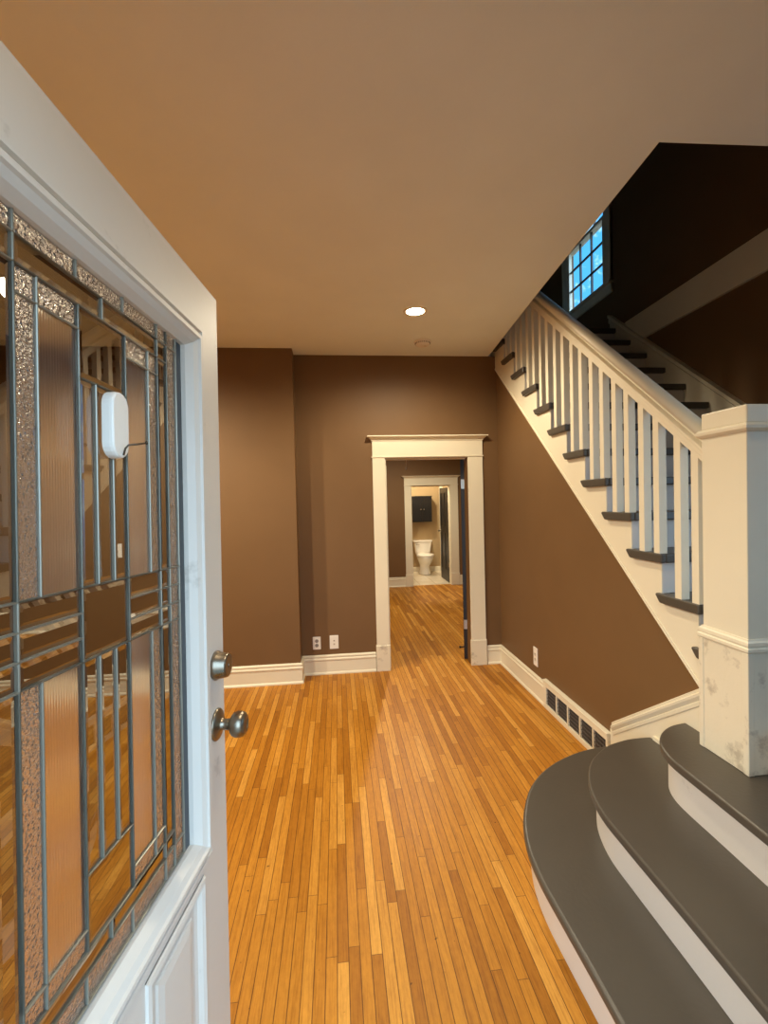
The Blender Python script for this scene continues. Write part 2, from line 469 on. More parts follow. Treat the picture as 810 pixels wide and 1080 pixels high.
# second room and bathroom
FX0, FX1, FZ = 1.352, 2.071, 1.834
b = BM()
box(b, -2.0, FX0, Y2, Y2 + 0.12, 0, H); box(b, FX1, 3.2, Y2, Y2 + 0.12, 0, H); box(b, FX0, FX1, Y2, Y2 + 0.12, FZ, H)
box(b, -2.1, -2.0, YB + 0.12, Y2 + 0.12, 0, H); box(b, 3.2, 3.3, YB + 0.12, Y2 + 0.12, 0, H)
box(b, XW + 0.1, 3.2, YB, YB + 0.12, 0, H)
struct(link('wall_back_room', b, M['wall']))
b = BM()
box(b, 0.7, 2.5, YBATH, YBATH + 0.1, 0, 2.66); box(b, 2.255, 2.5, Y2 + 0.12, YBATH, 0, 2.66); box(b, 0.7, 0.95, Y2 + 0.12, YBATH, 0, 2.66)
struct(link('wall_bathroom', b, M['bathwall']))

# ------------------------------------------------------------------ baseboards
BASE = [(0.0, 0.0), (0.024, 0.0), (0.024, 0.010), (0.017, 0.020), (0.014, 0.022), (0.014, 0.122), (0.019, 0.127), (0.021, 0.136),
        (0.018, 0.143), (0.013, 0.147), (0.013, 0.153), (0.017, 0.158), (0.017, 0.167), (0.011, 0.173), (0.008, 0.176), (0.0, 0.176)]
def baseboard(name, path, prof=BASE):
    b = BM(); sweep(b, path, prof); return struct(link(name, b, M['white']))
baseboard('baseboard_back', [(0.322, YB), (XJ, YB), (XJ, YJ), (XL, YJ)])
baseboard('baseboard_left', [(XL, YJ), (XL, YF)])
baseboard('baseboard_right', [(XW, 3.243), (XW, YB), (1.375, YB)])
baseboard('baseboard_back_room', [(1.222, Y2), (-2.0, Y2)])
baseboard('baseboard_back_room_far', [(3.2, Y2), (2.222, Y2)])
BB2 = [(0.0, 0.0), (0.015, 0.0), (0.015, 0.09), (0.008, 0.105), (0.0, 0.105)]
baseboard('baseboard_bathroom', [(2.255, Y2 + 0.2), (2.255, YBATH), (0.95, YBATH)], BB2)
# white skirt that climbs along the wall behind the three curved steps, with its moulded cap
S0, S1 = (2.405, 0.285), (1.68, 0.799)
b = BM()
dz = (S1[1] - S0[1]) / (S1[0] - S0[0])
prism(b, [(2.43, 0.0), (2.43, S0[1] - 0.05), (S1[0], S1[1] - 0.03), (S1[0], 0.0)], 'x', XW - 0.008, XW)
CAP = [(0.0, -0.075), (0.012, -0.075), (0.014, -0.058), (0.010, -0.052), (0.020, -0.034), (0.022, -0.022), (0.014, -0.016), (0.016, -0.004), (0.010, 0.0), (0.0, 0.0)]
A = [b.verts.new((XW - d, S0[0], S0[1] + z)) for d, z in CAP]; B_ = [b.verts.new((XW - d, S1[0], S1[1] + z)) for d, z in CAP]
b.faces.new(A); b.faces.new(B_[::-1])
for j in range(len(CAP)): b.faces.new((A[j], B_[j], B_[(j + 1) % len(CAP)], A[(j + 1) % len(CAP)]))
prism(b, [(2.06, 0.3635), (2.06, 0.382), (1.84, 0.382), (1.84, 0.3635)], 'x', XW - 0.020, XW - 0.008)
struct(link('baseboard_steps', b, M['white']))

# ------------------------------------------------------------------ doorway casings
def casing(name, y, x0, xi0, xi1, x1, zt, zh, zc, plz, depth):
    root = empty(name, ((x0 + x1) / 2, y, 0)); L = tuple(root.location)
    for (a, c) in ((x0, xi0), (xi1, x1)):
        b = BM(); box(b, a, c, y - 0.020, y, plz, zt)
        at(link('side_casing', b, M['white'], bevel=0.002), root, L)
        b = BM(); box(b, a - 0.006, c + 0.004, y - 0.028, y, 0, plz); prism(b, [(y - 0.028, plz), (y - 0.020, plz + 0.008), (y, plz + 0.008), (y, plz)], 'x', a - 0.006, c + 0.004)
        at(link('plinth_block', b, M['worn'] if depth > 0.125 else M['white'], bevel=0.002), root, L)
    b = BM(); box(b, x0 - 0.008, x1 + 0.008, y - 0.027, y, zt, zt + 0.011); box(b, x0, x1, y - 0.021, y, zt + 0.011, zh)
    at(link('head_casing', b, M['white'], bevel=0.002), root, L)
    b = BM(); e = 0.045
    # crown: closed loop of a cove profile, returned at both ends
    prof = [(0.021, 0.0), (0.026, 0.0), (0.027, 0.008), (0.036, 0.016), (0.052, 0.030), (0.060, 0.034), (0.066, 0.036), (0.066, zc - zh), (0.021, zc - zh)]
    rings = []
    for (px, sx) in ((x0, -1), (x1, 1)):
        rings.append([b.verts.new((px + sx * (d - 0.021), y - d, zh + z)) for d, z in prof])
        rings.append([b.verts.new((px + sx * (d - 0.021), y, zh + z)) for d, z in prof])
    order = [rings[1], rings[0], rings[2], rings[3]]
    for A, B in zip(order, order[1:]):
        for j in range(len(prof) - 1): b.faces.new((A[j], A[j + 1], B[j + 1], B[j]))
    b.faces.new([rings[0][0], rings[2][0], rings[3][0], rings[1][0]]); b.faces.new([r[-1] for r in (rings[1], rings[3], rings[2], rings[0])])
    at(link('crown', b, M['white']), root, L)
    # jamb lining through the wall, with the door stop
    b = BM()
    box(b, xi0 - 0.012, xi0 + 0.006, y, y + 0.13, 0, zt - 0.006); box(b, xi1 + (0.006 if y < 5 else -0.006), xi1 + 0.012, y, y + 0.13, 0, zt - 0.006)
    box(b, xi0 - 0.012, xi1 + 0.012, y, y + 0.13, zt - 0.006, zt + 0.010)
    at(link('jamb', b, M['white']), root, L)
    b = BM(); box(b, xi0 + 0.006, xi0 + 0.016, y + 0.05, y + 0.085, 0, zt - 0.006); box(b, xi0 + 0.006, xi1 - 0.006, y + 0.05, y + 0.085, zt - 0.018, zt - 0.006)
    at(link('stop_bead', b, M['white']), root, L)
    return struct(root)
casing('trim_1', YB, 0.333, 0.450, 1.222, 1.362, 1.955, 2.105, 2.150, 0.232, 0.13)
casing('trim_2', Y2, 1.225, 1.352, 2.071, 2.217, 1.834, 1.965, 2.008, 0.215, 0.12)
# fascia at the level of the upper floor, along the outer wall
b = BM(); prism(b, [(0.5, 2.955), (4.02, 2.925), (4.02, 3.155), (0.5, 3.225)], 'x', XR - 0.024, XR)
struct(link('trim_3', b, M['white']))
# narrow white casing on the bathroom's side wall
b = BM(); box(b, 2.232, 2.255, 9.60, 9.86, 0.0, 1.86); box(b, 2.226, 2.234, 9.62, 9.66, 0.0, 1.84)
struct(link('trim_4', b, M['white'], bevel=0.003))
# frame of the entrance
b = BM()
box(b, DX0, DX0 + 0.02, YF - 0.2, YF, 0, 2.07); box(b, DX1 - 0.03, DX1, YF - 0.2, YF, 0, 2.07); box(b, DX0, DX1, YF - 0.2, YF, 2.045, 2.07)
box(b, DX0 - 0.10, DX0 + 0.0, YF, YF + 0.02, 0, 2.17); box(b, DX1 - 0.01, DX1 + 0.10, YF, YF + 0.02, 0, 2.17); box(b, DX0, DX1, YF, YF + 0.02, 2.06, 2.17)
struct(link('trim_5', b, M['white']))

# ------------------------------------------------------------------ stair window
root = empty('window_1', (XR, 4.7, WZ0)); L = tuple(root.location)
b = BM()
for (y0, y1, z0, z1) in ((4.235, 4.35, 3.56, 5.15), (5.065, 5.17, 3.56, 5.15)): box(b, XR - 0.022, XR, y0, y1, z0, z1)
box(b, XR - 0.022, XR, 4.235, 5.17, 5.05, 5.15)
box(b, XR - 0.020, XR, 4.235, 5.17, 3.535, 3.625)
for (y0, y1) in ((4.235, 4.25), (5.155, 5.17)): box(b, XR - 0.03, XR, y0, y1, 3.62, 5.15)
at(link('window_casing', b, M['white'], bevel=0.002), root, L)
b = BM(); box(b, XR - 0.055, XR + 0.08, 4.22, 5.185, 3.620, 3.645)
at(link('window_sill', b, M['white'], bevel=0.003), root, L)
def sash(z0, z1, x):
    b = BM(); f = 0.030
    box(b, x, x + 0.035, WY0, WY0 + f, z0, z1); box(b, x, x + 0.035, WY1 - f, WY1, z0, z1)
    box(b, x, x + 0.035, WY0 + f, WY1 - f, z0, z0 + f); box(b, x, x + 0.035, WY0 + f, WY1 - f, z1 - f, z1)
    s = at(link('sash', b, M['white']), root, L)
    b = BM()
    gy0, gy1, gz0, gz1 = WY0 + f, WY1 - f, z0 + f, z1 - f
    for i in (1, 2):
        yy = gy0 + (gy1 - gy0) * i / 3; box(b, x + 0.008, x + 0.028, yy - 0.008, yy + 0.008, gz0, gz1)
        zz = gz0 + (gz1 - gz0) * i / 3; box(b, x + 0.009, x + 0.027, gy0, gy1, zz - 0.008, zz + 0.008)
    m_ = link('muntins', b, M['black']); m_.parent = s
    b = BM(); box(b, x + 0.015, x + 0.020, gy0, gy1, gz0, gz1)
    p_ = link('pane', b, M['winglass']); p_.parent = s
sash(3.645, 4.345, XR - 0.014); sash(4.315, 5.045, XR + 0.024)
struct(root)

# unseen landing window, inferred from the balusters' shading, added for daylight from the right
root = empty('window_unseen', (XR, 0.86, LZ0)); L = tuple(root.location)
b = BM()
box(b, XR - 0.022, XR, LY0 - 0.10, LY0, LZ0 - 0.10, LZ1 + 0.10); box(b, XR - 0.022, XR, LY1, LY1 + 0.10, LZ0 - 0.10, LZ1 + 0.10)
box(b, XR - 0.022, XR, LY0, LY1, LZ1, LZ1 + 0.10); box(b, XR - 0.022, XR, LY0, LY1, LZ0 - 0.10, LZ0 - 0.01); box(b, XR - 0.05, XR + 0.08, LY0 - 0.12, LY1 + 0.12, LZ0 - 0.012, LZ0 + 0.012)
at(link('window_casing', b, M['white']), root, L)
b = BM(); zm = (LZ0 + LZ1) / 2
for (z0, z1, x) in ((LZ0 + 0.012, zm + 0.02, XR + 0.02), (zm - 0.02, LZ1, XR + 0.05)):
    box(b, x, x + 0.035, LY0, LY0 + 0.04, z0, z1); box(b, x, x + 0.035, LY1 - 0.04, LY1, z0, z1)
    box(b, x, x + 0.035, LY0 + 0.04, LY1 - 0.04, z0, z0 + 0.04); box(b, x, x + 0.035, LY0 + 0.04, LY1 - 0.04, z1 - 0.04, z1)
at(link('sash', b, M['white']), root, L)
b = BM(); box(b, XR + 0.035, XR + 0.039, LY0 + 0.04, LY1 - 0.04, LZ0 + 0.05, zm - 0.02); box(b, XR + 0.065, XR + 0.069, LY0 + 0.04, LY1 - 0.04, zm + 0.02, LZ1 - 0.04)
at(link('pane', b, M['winglass']), root, L)
struct(root)

# ------------------------------------------------------------------ staircase
ST = (1.5, 1.5, 0.0)
stairs = empty('staircase', ST)
tag(stairs, 'staircase with dark grey treads and white risers climbing along the right wall', 'stairs')

def catmull(P, n=5):
    out = []
    for i in range(len(P) - 1):
        p0, p1, p2, p3 = P[max(i - 1, 0)], P[i], P[i + 1], P[min(i + 2, len(P) - 1)]
        for k in range(n):
            t = k / n
            out.append(tuple(0.5 * (2 * p1[c] + (p2[c] - p0[c]) * t + (2 * p0[c] - 5 * p1[c] + 4 * p2[c] - p3[c]) * t * t
                                    + (3 * p1[c] - p0[c] - 3 * p2[c] + p3[c]) * t ** 3) for c in (0, 1)))
    out.append(P[-1]); return out

def inset(P, d):
    """shift an open polyline by d to its right"""
    out = []
    for i in range(len(P)):
        a = Vector(P[max(i - 1, 0)]); c = Vector(P[min(i + 1, len(P) - 1)]); t = (c - a).normalized()
        out.append((P[i][0] + t.y * d, P[i][1] - t.x * d))
    return out
XS = XW - 0.009
T1 = [(0.700, YF), (0.698, 0.8), (0.696, 1.20), (0.692, 1.40), (0.691, 1.56), (0.706, 1.70), (0.745, 1.835), (0.80, 1.95), (0.88, 2.072), (0.988, 2.180),
      (1.113, 2.262), (1.228, 2.314), (1.321, 2.342), (1.40, 2.354), (XS, 2.362)]
T2 = [(0.945, YF), (0.948, 0.80), (0.955, 1.145), (0.957, 1.45), (0.962, 1.61), (0.993, 1.74), (1.035, 1.832), (1.083, 1.905), (1.145, 1.970), (1.25, 2.043),
      (1.365, 2.082), (1.44, 2.090), (XS, 2.090)]
T3 = [(1.222, YF), (1.224, 0.80), (1.230, 1.197), (1.236, 1.43), (1.238, 1.539), (1.245, 1.624), (1.269, 1.699), (1.310, 1.761), (1.366, 1.812), (1.43, 1.846),
      (XS, 1.862)]
TH = 0.036
for k, (T, xb) in enumerate(((T1, 1.20), (T2, 1.45), (T3, 1.60)), 1):
    S = catmull(T)
    z = zk(k)
    b = BM()
    pts = S + ([(XS, YF)] if k < 3 else [(XS, 1.685), (1.66, 1.685), (1.66, YF)])
    prism(b, pts[::-1], 'z', z - TH, z)
    at(link('tread', b, M['tread'], bevel=0.013, seg=4), stairs, ST)
    R_ = inset(S, 0.030)
    R_ = [(min(p[0], XS), p[1]) for p in R_]
    b = BM()
    z0 = 0.0 if k == 1 else zk(k - 1)
    sweep(b, R_, [(0.0, z0), (0.0, z - TH), (-0.018, z - TH), (-0.018, z0)])
    rs = at(link('riser', b, M['riser']), stairs, ST)
    rs.data.polygons.foreach_set('use_smooth', [False] * len(rs.data.polygons))
# fourth step: the landing beside the newel, and its riser
b = BM(); box(b, 1.640, XR - 0.03, YF, yk(5) + 0.05, zk(4) - TH, zk(4)); box(b, 1.528, 1.640, YF, 1.472, zk(4) - TH, zk(4))
at(link('tread', b, M['tread'], bevel=0.012, seg=3), stairs, ST)
b = BM(); box(b, 1.556, 1.574, YF, 1.462, zk(3), zk(4) - TH)
at(link('riser', b, M['riser']), stairs, ST)
XT0 = 1.481
TL_, TH = TH, 0.044
for k in range(5, 18):
    y, z = yk(k), zk(k)
    b = BM()
    xl = XT0
    y1 = y + RUN + 0.045
    # return nosing with a mitred far end, then the body of the tread behind it
    pts = [(1.507, y), (XR - 0.032, y), (XR - 0.032, y + RUN + 0.028), (1.507, y + RUN + 0.028)]
    ys = y
    if k == 5:        # notched around the newel
        pts = [(1.640, y), (XR - 0.032, y), (XR - 0.032, y + RUN + 0.028), (1.507, y + RUN + 0.028), (1.507, 1.675), (1.640, 1.675)]; ys = 1.675
    prism(b, pts, 'z', z - TH, z)
    prism(b, [(ys, z - TH), (ys, z), (y1, z), (y1, z - 0.010), (y1 - 0.028, z - TH)], 'x', xl, 1.507)
    at(link('tread', b, M['tread'], bevel=0.012, seg=3), stairs, ST)
    b = BM(); box(b, 1.512 if k > 5 else 1.640, XR - 0.03, y + 0.028, y + 0.046, zk(k - 1), z - TH)
    at(link('riser', b, M['riser']), stairs, ST)
    # small cove under the return nosing
# cut stringer
b = BM()
poly = [(1.676, under(1.676))]
top = []
for k in range(5, 17):
    y, z = yk(k), zk(k)
    top += [(y + 0.029, zk(k - 1) - TH), (y + 0.029, z - TH)]
top = [(1.676, zk(5) - TH)] + [p for p in top if p[0] > 1.70]
end = [(yk(17) + 0.029, zk(16) - TH), (yk(17) + 0.029, zk(17) - TH), (4.36, zk(17) - TH), (4.36, under(4.36))]
poly = [(1.676, under(1.676))] + top + end
prism(b, poly, 'x', 1.506, 1.545)
# thin bead along the lower edge
nb = [(1.676, under(1.676)), (4.17, under(4.17)), (4.17, under(4.17) + 0.016), (1.676, under(1.676) + 0.016)]
prism(b, nb, 'x', 1.500, 1.507)
at(link('stringer', b, M['white']), stairs, ST)
# wall skirt on the outer side with its cap
def sk(y): return 2.150 + 0.803 * (y - 2.80)
b = BM()
prism(b, [(1.45, sk(1.45)), (4.25, sk(4.25)), (4.25, sk(4.25) - 0.55), (1.45, sk(1.45) - 0.62)], 'x', XR - 0.028, XR - 0.001)
for (d0, d1, t) in ((0.0, 0.030, 0.052), (0.042, 0.080, 0.042)):
    prism(b, [(1.45, sk(1.45) - d0), (4.25, sk(4.25) - d0), (4.25, sk(4.25) - d1), (1.45, sk(1.45) - d1)], 'x', XR - t, XR - 0.02)
box(b, XR - 0.028, XR - 0.001, 0.5, 1.45, zk(4), sk(1.45) - 0.25)
at(link('wall_skirt', b, M['white']), stairs, ST)

# ------------------------------------------------------------------ newel post
NX0, NX1, NY0, NY1 = 1.436, 1.636, 1.473, 1.673
NL = ((NX0 + NX1) / 2, (NY0 + NY1) / 2, zk(3))
newel = empty('newel_post', NL)
tag(newel, 'big square white newel post with scuffed base standing on the third curved step', 'newel post')
def ring(bm, prof, x0=NX0, x1=NX1, y0=NY0, y1=NY1):
    sweep(bm, [(x0, y0), (x0, y1), (x1, y1), (x1, y0)], [(d, z) for d, z in prof], closed=True)
b = BM(); box(b, NX0, NX1, NY0, NY1, 1.02, 1.80)
at(link('shaft', b, M['white'], bevel=0.003), newel, NL)
b = BM(); box(b, NX0 - 0.009, NX1 + 0.009, NY0 - 0.009, NY1 + 0.009, zk(3) + 0.0005, 0.992)
for (x, y) in ((NX0 - 0.012, NY0 - 0.012), (NX0 - 0.012, NY1 - 0.012), (NX1 - 0.012, NY0 - 0.012)):
    box(b, x, x + 0.024, y, y + 0.024, zk(3) + 0.0005, 0.984)
at(link('base', b, M['worn'], bevel=0.003), newel, NL)
b = BM(); ring(b, [(0.0, 0.984), (0.011, 0.984), (0.015, 0.989), (0.015, 0.999), (0.010, 1.003), (0.010, 1.007), (0.013, 1.010), (0.012, 1.021), (0.006, 1.026), (0.004, 1.032), (0.0, 1.032)])
at(link('base_moulding', b, M['white']), newel, NL)
b = BM(); ring(b, [(-0.002, 1.768), (0.006, 1.768), (0.014, 1.778), (0.015, 1.788), (0.008, 1.797), (-0.002, 1.797)])
at(link('neck_moulding', b, M['white']), newel, NL)
b = BM(); box(b, NX0 - 0.001, NX1 + 0.001, NY0 - 0.001, NY1 + 0.001, 1.797, 1.863)
at(link('cap', b, M['white'], bevel=0.006, seg=3), newel, NL)

# ------------------------------------------------------------------ railing
RL = (1.505, 1.78, zk(6))
rail = empty('stair_railing', RL)
tag(rail, 'white wooden stair railing with square balusters and moulded handrail up the stairs', 'railing')
def rt(y): return 1.846 + 0.8156 * (y - 1.755)
y0, y1 = NY1 + 0.001, 4.20
b = BM(); XC = 1.510
half = [(0.018, -0.145), (0.026, -0.140), (0.026, -0.122), (0.030, -0.117), (0.030, -0.098), (0.035, -0.090), (0.035, -0.080), (0.028, -0.076), (0.011, -0.074), (0.011, -0.056),
        (0.027, -0.052), (0.034, -0.040), (0.036, -0.027), (0.032, -0.013), (0.020, -0.003), (0.0, 0.0)]
prof = half + [(-x, z) for x, z in half[-2::-1]]
A = [b.verts.new((XC + x, y0, rt(y0) + z)) for x, z in prof]; B_ = [b.verts.new((XC + x, y1, rt(y1) + z)) for x, z in prof]
b.faces.new(A); b.faces.new(B_[::-1]); n = len(prof)
for j in range(n):
    f = b.faces.new((A[j], B_[j], B_[(j + 1) % n], A[(j + 1) % n])); f.smooth = 9 <= j <= 20
at(link('handrail', b, M['white']), rail, RL)
BW = 0.038
bal_y = []
for k in range(6, 17):
    bal_y += [(yk(k) + 0.034 - (0.014 if k == 6 else 0), k), (yk(k) + 0.138 - (0.02 if k == 6 else 0), k)]
for y, k in bal_y:
    b = BM()
    z0 = zk(k); xa, xb = 1.505 - BW / 2, 1.505 + BW / 2
    za, zb = rt(y - BW / 2) - 0.135, rt(y + BW / 2) - 0.135
    v = [b.verts.new(p) for p in ((xa, y - BW / 2, z0), (xb, y - BW / 2, z0), (xb, y + BW / 2, z0), (xa, y + BW / 2, z0),
                                  (xa, y - BW / 2, za), (xb, y - BW / 2, za), (xb, y + BW / 2, zb), (xa, y + BW / 2, zb))]
    for f in ((3, 2, 1, 0), (4, 5, 6, 7), (0, 1, 5, 4), (1, 2, 6, 5), (2, 3, 7, 6), (3, 0, 4, 7)): b.faces.new([v[i] for i in f])
    at(link('baluster', b, M['white']), rail, RL)

# ------------------------------------------------------------------ front door (swung open to the left)
corner = Vector((-0.267, 1.114, 2.03))
d = Vector((0.12638339, 0.99198147, 0.0)); nrm = Vector((d.y, -d.x, 0.0)); up = Vector((0, 0, 1))
SAG = 0.033
xax = (-d + up * SAG).normalized(); zax = (up + d * SAG).normalized(); yax = zax.cross(xax)
DH = 2.022
org = corner - zax * DH
door = empty('door_1')
door.matrix_world = Matrix(((xax.x, yax.x, zax.x, org.x), (xax.y, yax.y, zax.y, org.y), (xax.z, yax.z, zax.z, org.z), (0, 0, 0, 1)))
struct(door, 'white front door with leaded glass, swung open on the left', 'door')
DZ = DH - 2.03        # heights below are given as in the 2.03 m frame
DW = 0.802
GX0, GX1, GZ0, GZ1 = 0.150, 0.652, 0.873, 1.898     # visible glass
FX_, FXb, FZa, FZb = 0.098, 0.704, 0.824, 1.922     # outer edge of the moulded glass frame
b = BM()
box(b, 0, 0.125, -0.044, 0, 0.0, DH); box(b, 0.677, DW, -0.044, 0, 0.0, DH)
box(b, 0.125, 0.677, -0.044, 0, 1.90 + DZ, DH); box(b, 0.125, 0.677, -0.044, 0, 0.800 + DZ, 0.85 + DZ)
box(b, 0.125, 0.677, -0.044, 0, 0.0, 0.23); box(b, 0.345, 0.457, -0.044, 0, 0.23, 0.800 + DZ)
box(b, 0.125, 0.677, -0.036, -0.009, 0.23, 0.800 + DZ)
link('door_slab', b, M['door'], door)
def frame_loop(bm, x0, x1, z0, z1, prof):
    """moulding around a rectangle in the door's face; prof (inward distance from the outer edge, height above the face)"""
    rings = []
    for (x, z, sx, sz) in ((x0, z0, 1, 1), (x1, z0, -1, 1), (x1, z1, -1, -1), (x0, z1, 1, -1)):
        rings.append([bm.verts.new((x + sx * a, h, z + sz * a)) for a, h in prof])
    for i in range(4):
        A, B = rings[i], rings[(i + 1) % 4]
        for j in range(len(prof) - 1): bm.faces.new((A[j], B[j], B[j + 1], A[j + 1]))
b = BM()
frame_loop(b, FX_, FXb, FZa + DZ, FZb + DZ, [(0.0, 0.0), (0.0, 0.007), (0.003, 0.011), (0.011, 0.011), (0.013, 0.004), (0.018, 0.004), (0.020, 0.012), (0.026, 0.017), (0.033, 0.017), (0.035, 0.012), (0.044, 0.006), (0.052, -0.008), (0.052, -0.022)])
link('glass_frame', b, M['door'], door)
for (x0, x1) in ((0.125, 0.345), (0.457, 0.677)):
    b = BM()
    frame_loop(b, x0, x1, 0.23, 0.797 + DZ, [(0.0, 0.0), (0.002, 0.004), (0.009, 0.006), (0.016, 0.002), (0.022, -0.006), (0.030, -0.009)])
    frame_loop(b, x0 + 0.045, x1 - 0.045, 0.275, 0.752 + DZ, [(0.0, -0.0089), (0.003, -0.005), (0.018, -0.002), (0.0875 - 0.0225, -0.002)])
    link('raised_panel', b, M['door'], door)
# leaded glass: vertical and horizontal came lines
V = [0.178, 0.214, 0.247, 0.279, 0.345, 0.380, 0.4175, 0.452, 0.5235, 0.557, 0.590, 0.626]
YG = -0.014
cells = []      # x0, x1, z0, z1, kind
def cell(x0, x1, z0, z1, k): cells.append((x0, x1, z0, z1, k))
TZ = [1.888, 1.844, 1.811, 1.778]; MZ = [1.430, 1.3965, 1.3635, 1.331]; BZ = [0.979, 0.9495, 0.921, 0.883]
OUT = [(V[0], V[1]), (V[10], V[11])]
for (a, c) in OUT:
    cell(a, c, TZ[0], TZ[1], 'r'); cell(a, c, TZ[1], MZ[0], 'r')
    for i in range(3): cell(a, c, MZ[i + 1], MZ[i], 'r')
    cell(a, c, BZ[2], MZ[3], 'r'); cell(a, c, BZ[3], BZ[2], 'r')
for (zt, zb, k) in ((TZ[0], TZ[1], 'r'), (BZ[2], BZ[3], 'r')):
    for a, c in ((V[1], V[2]), (V[2], V[4] + 0.004), (V[4] + 0.004, V[7] + 0.003), (V[7] + 0.003, V[9]), (V[9], V[10])): cell(a, c, zb, zt, k)
for (zt, zb) in ((TZ[1], TZ[2]), (BZ[1], BZ[2])):
    for a, c in ((V[1], V[2]), (V[2], 0.401), (0.401, V[9]), (V[9], V[10])): cell(a, c, zb, zt, 'c')
for (a, c) in ((V[1], V[2]), (V[9], V[10])):
    cell(a, c, MZ[0], TZ[2], 'c'); cell(a, c, BZ[1], MZ[3], 'c')
    for i in range(3): cell(a, c, MZ[i + 1], MZ[i], 'c')
for (a, m, c) in ((V[2], V[3], V[4]), (V[9], V[8], V[7])):
    s = sorted((a, c))
    for zt, zb in ((TZ[2], TZ[3]), (BZ[0], BZ[1])):
        cell(min(a, m), max(a, m), zb, zt, 'r'); cell(min(m, c), max(m, c), zb, zt, 'r')
    for zt, zb in ((TZ[3], MZ[0]), (MZ[3], BZ[0])):
        cell(min(a, m), max(a, m), zb, zt, 'r'); cell(min(m, c), max(m, c), zb, zt, 'e')
    for i in range(3): cell(s[0], s[1], MZ[i + 1], MZ[i], 'c')
cell(V[4], V[7], 1.713, TZ[2], 'c'); cell(V[4], V[7], MZ[3], MZ[0], 'c'); cell(V[4], V[7], BZ[1], 1.047, 'c')
for a, c in ((V[4], V[5]), (V[5], V[6]), (V[6], V[7])): cell(a, c, MZ[0], 1.713, 'c'); cell(a, c, 1.047, MZ[3], 'c')
b = BM()
# border strip between the cames and the frame
for (x0, x1, z0, z1) in ((GX0 - 0.004, V[0], GZ0 - 0.004, GZ1 + 0.004), (V[11], GX1 + 0.004, GZ0 - 0.004, GZ1 + 0.004), (V[0], V[11], GZ0 - 0.004, BZ[3]), (V[0], V[11], TZ[0], GZ1 + 0.004)):
    box(b, x0, x1, YG - 0.008, YG - 0.003, z0 + DZ, z1 + DZ, 3)
for (x0, x1, z0, z1, k) in cells:
    z0 += DZ; z1 += DZ
    mi = {'c': 0, 'r': 1, 'e': 2}[k]
    if k != 'c':
        box(b, x0, x1, YG - 0.008, YG - 0.002, z0, z1, mi); continue
    w = min(0.009, 0.33 * min(x1 - x0, z1 - z0))
    e = YG - 0.0045
    bk = [b.verts.new((x, YG - 0.009, z)) for x, z in ((x0, z0), (x1, z0), (x1, z1), (x0, z1))]
    lo = [b.verts.new((x, e, z)) for x, z in ((x0, z0), (x1, z0), (x1, z1), (x0, z1))]
    hi = [b.verts.new((x, YG - 0.0015, z)) for x, z in ((x0 + w, z0 + w), (x1 - w, z0 + w), (x1 - w, z1 - w), (x0 + w, z1 - w))]
    fs = [b.faces.new(bk[::-1]), b.faces.new(hi)]
    for i in range(4):
        j = (i + 1) % 4
        fs += [b.faces.new((bk[i], bk[j], lo[j], lo[i])), b.faces.new((lo[i], lo[j], hi[j], hi[i]))]
    for f in fs: f.material_index = 0
link('leaded_glass', b, [M['g_clear'], M['g_ripple'], M['g_reed'], M['spacer']], door)
# came strips: one along every cell edge
b = BM(); segs = set()
for (x0, x1, z0, z1, k) in cells:
    for s in (('v', x0, z0, z1), ('v', x1, z0, z1), ('h', z0, x0, x1), ('h', z1, x0, x1)): segs.add(tuple(round(q, 4) if not isinstance(q, str) else q for q in s))
CW = 0.0014
for (o, p, a, c) in sorted(segs):
    yb, ym, yt = YG - 0.004, YG + 0.0002, YG + 0.0014
    if o == 'v': pr = [(p - CW, yb), (p - CW, ym), (p - CW * .5, yt), (p + CW * .5, yt), (p + CW, ym), (p + CW, yb)]; prism(b, pr, 'z', a + DZ - 0.001, c + DZ + 0.001)
    else:
        p += DZ; pr = [(yb, p - CW), (ym, p - CW), (yt, p - CW * .5), (yt, p + CW * .5), (ym, p + CW), (yb, p + CW)]; prism(b, pr, 'x', a - 0.001, c + 0.001)
link('came_lattice', b, M['came'], door)
b = BM()
box(b, GX0 - 0.02, GX0 + 0.006, -0.034, YG - 0.010, GZ0 + DZ, GZ1 + DZ); box(b, GX1 - 0.006, GX1 + 0.02, -0.034, YG - 0.010, GZ0 + DZ, GZ1 + DZ)
box(b, GX0, GX1, -0.034, YG - 0.010, GZ0 - 0.02 + DZ, GZ0 + 0.006 + DZ); box(b, GX0, GX1, -0.034, YG - 0.010, GZ1 - 0.006 + DZ, GZ1 + 0.02 + DZ)
link('glazing_spacer', b, M['slot'], door)
# deadbolt and knob
b = BM(); lathe(b, [(0.031, 0.0), (0.032, 0.004), (0.0295, 0.008), (0.0255, 0.026), (0.0245, 0.029), (0.020, 0.030), (0.012, 0.0295), (0.0, 0.0295)], (0.046, 0.0, 1.196 + DZ), (0, 1, 0), 32)
box(b, 0.0445, 0.0475, 0.029, 0.0305, 1.191 + DZ, 1.201 + DZ)
link('deadbolt', b, M['nickel'], door, smooth=True)
b = BM()
lathe(b, [(0.034, 0.0), (0.034, 0.003), (0.031, 0.006), (0.024, 0.008), (0.016, 0.010), (0.0125, 0.013), (0.0115, 0.022), (0.0125, 0.030), (0.018, 0.033), (0.0245, 0.038), (0.0275, 0.046),
          (0.0275, 0.054), (0.025, 0.061), (0.019, 0.0655), (0.012, 0.067), (0.011, 0.0655), (0.0, 0.0655)], (0.046, 0.0, 1.066 + DZ), (0, 1, 0), 36)
link('door_knob', b, M['nickel'], door, smooth=True)
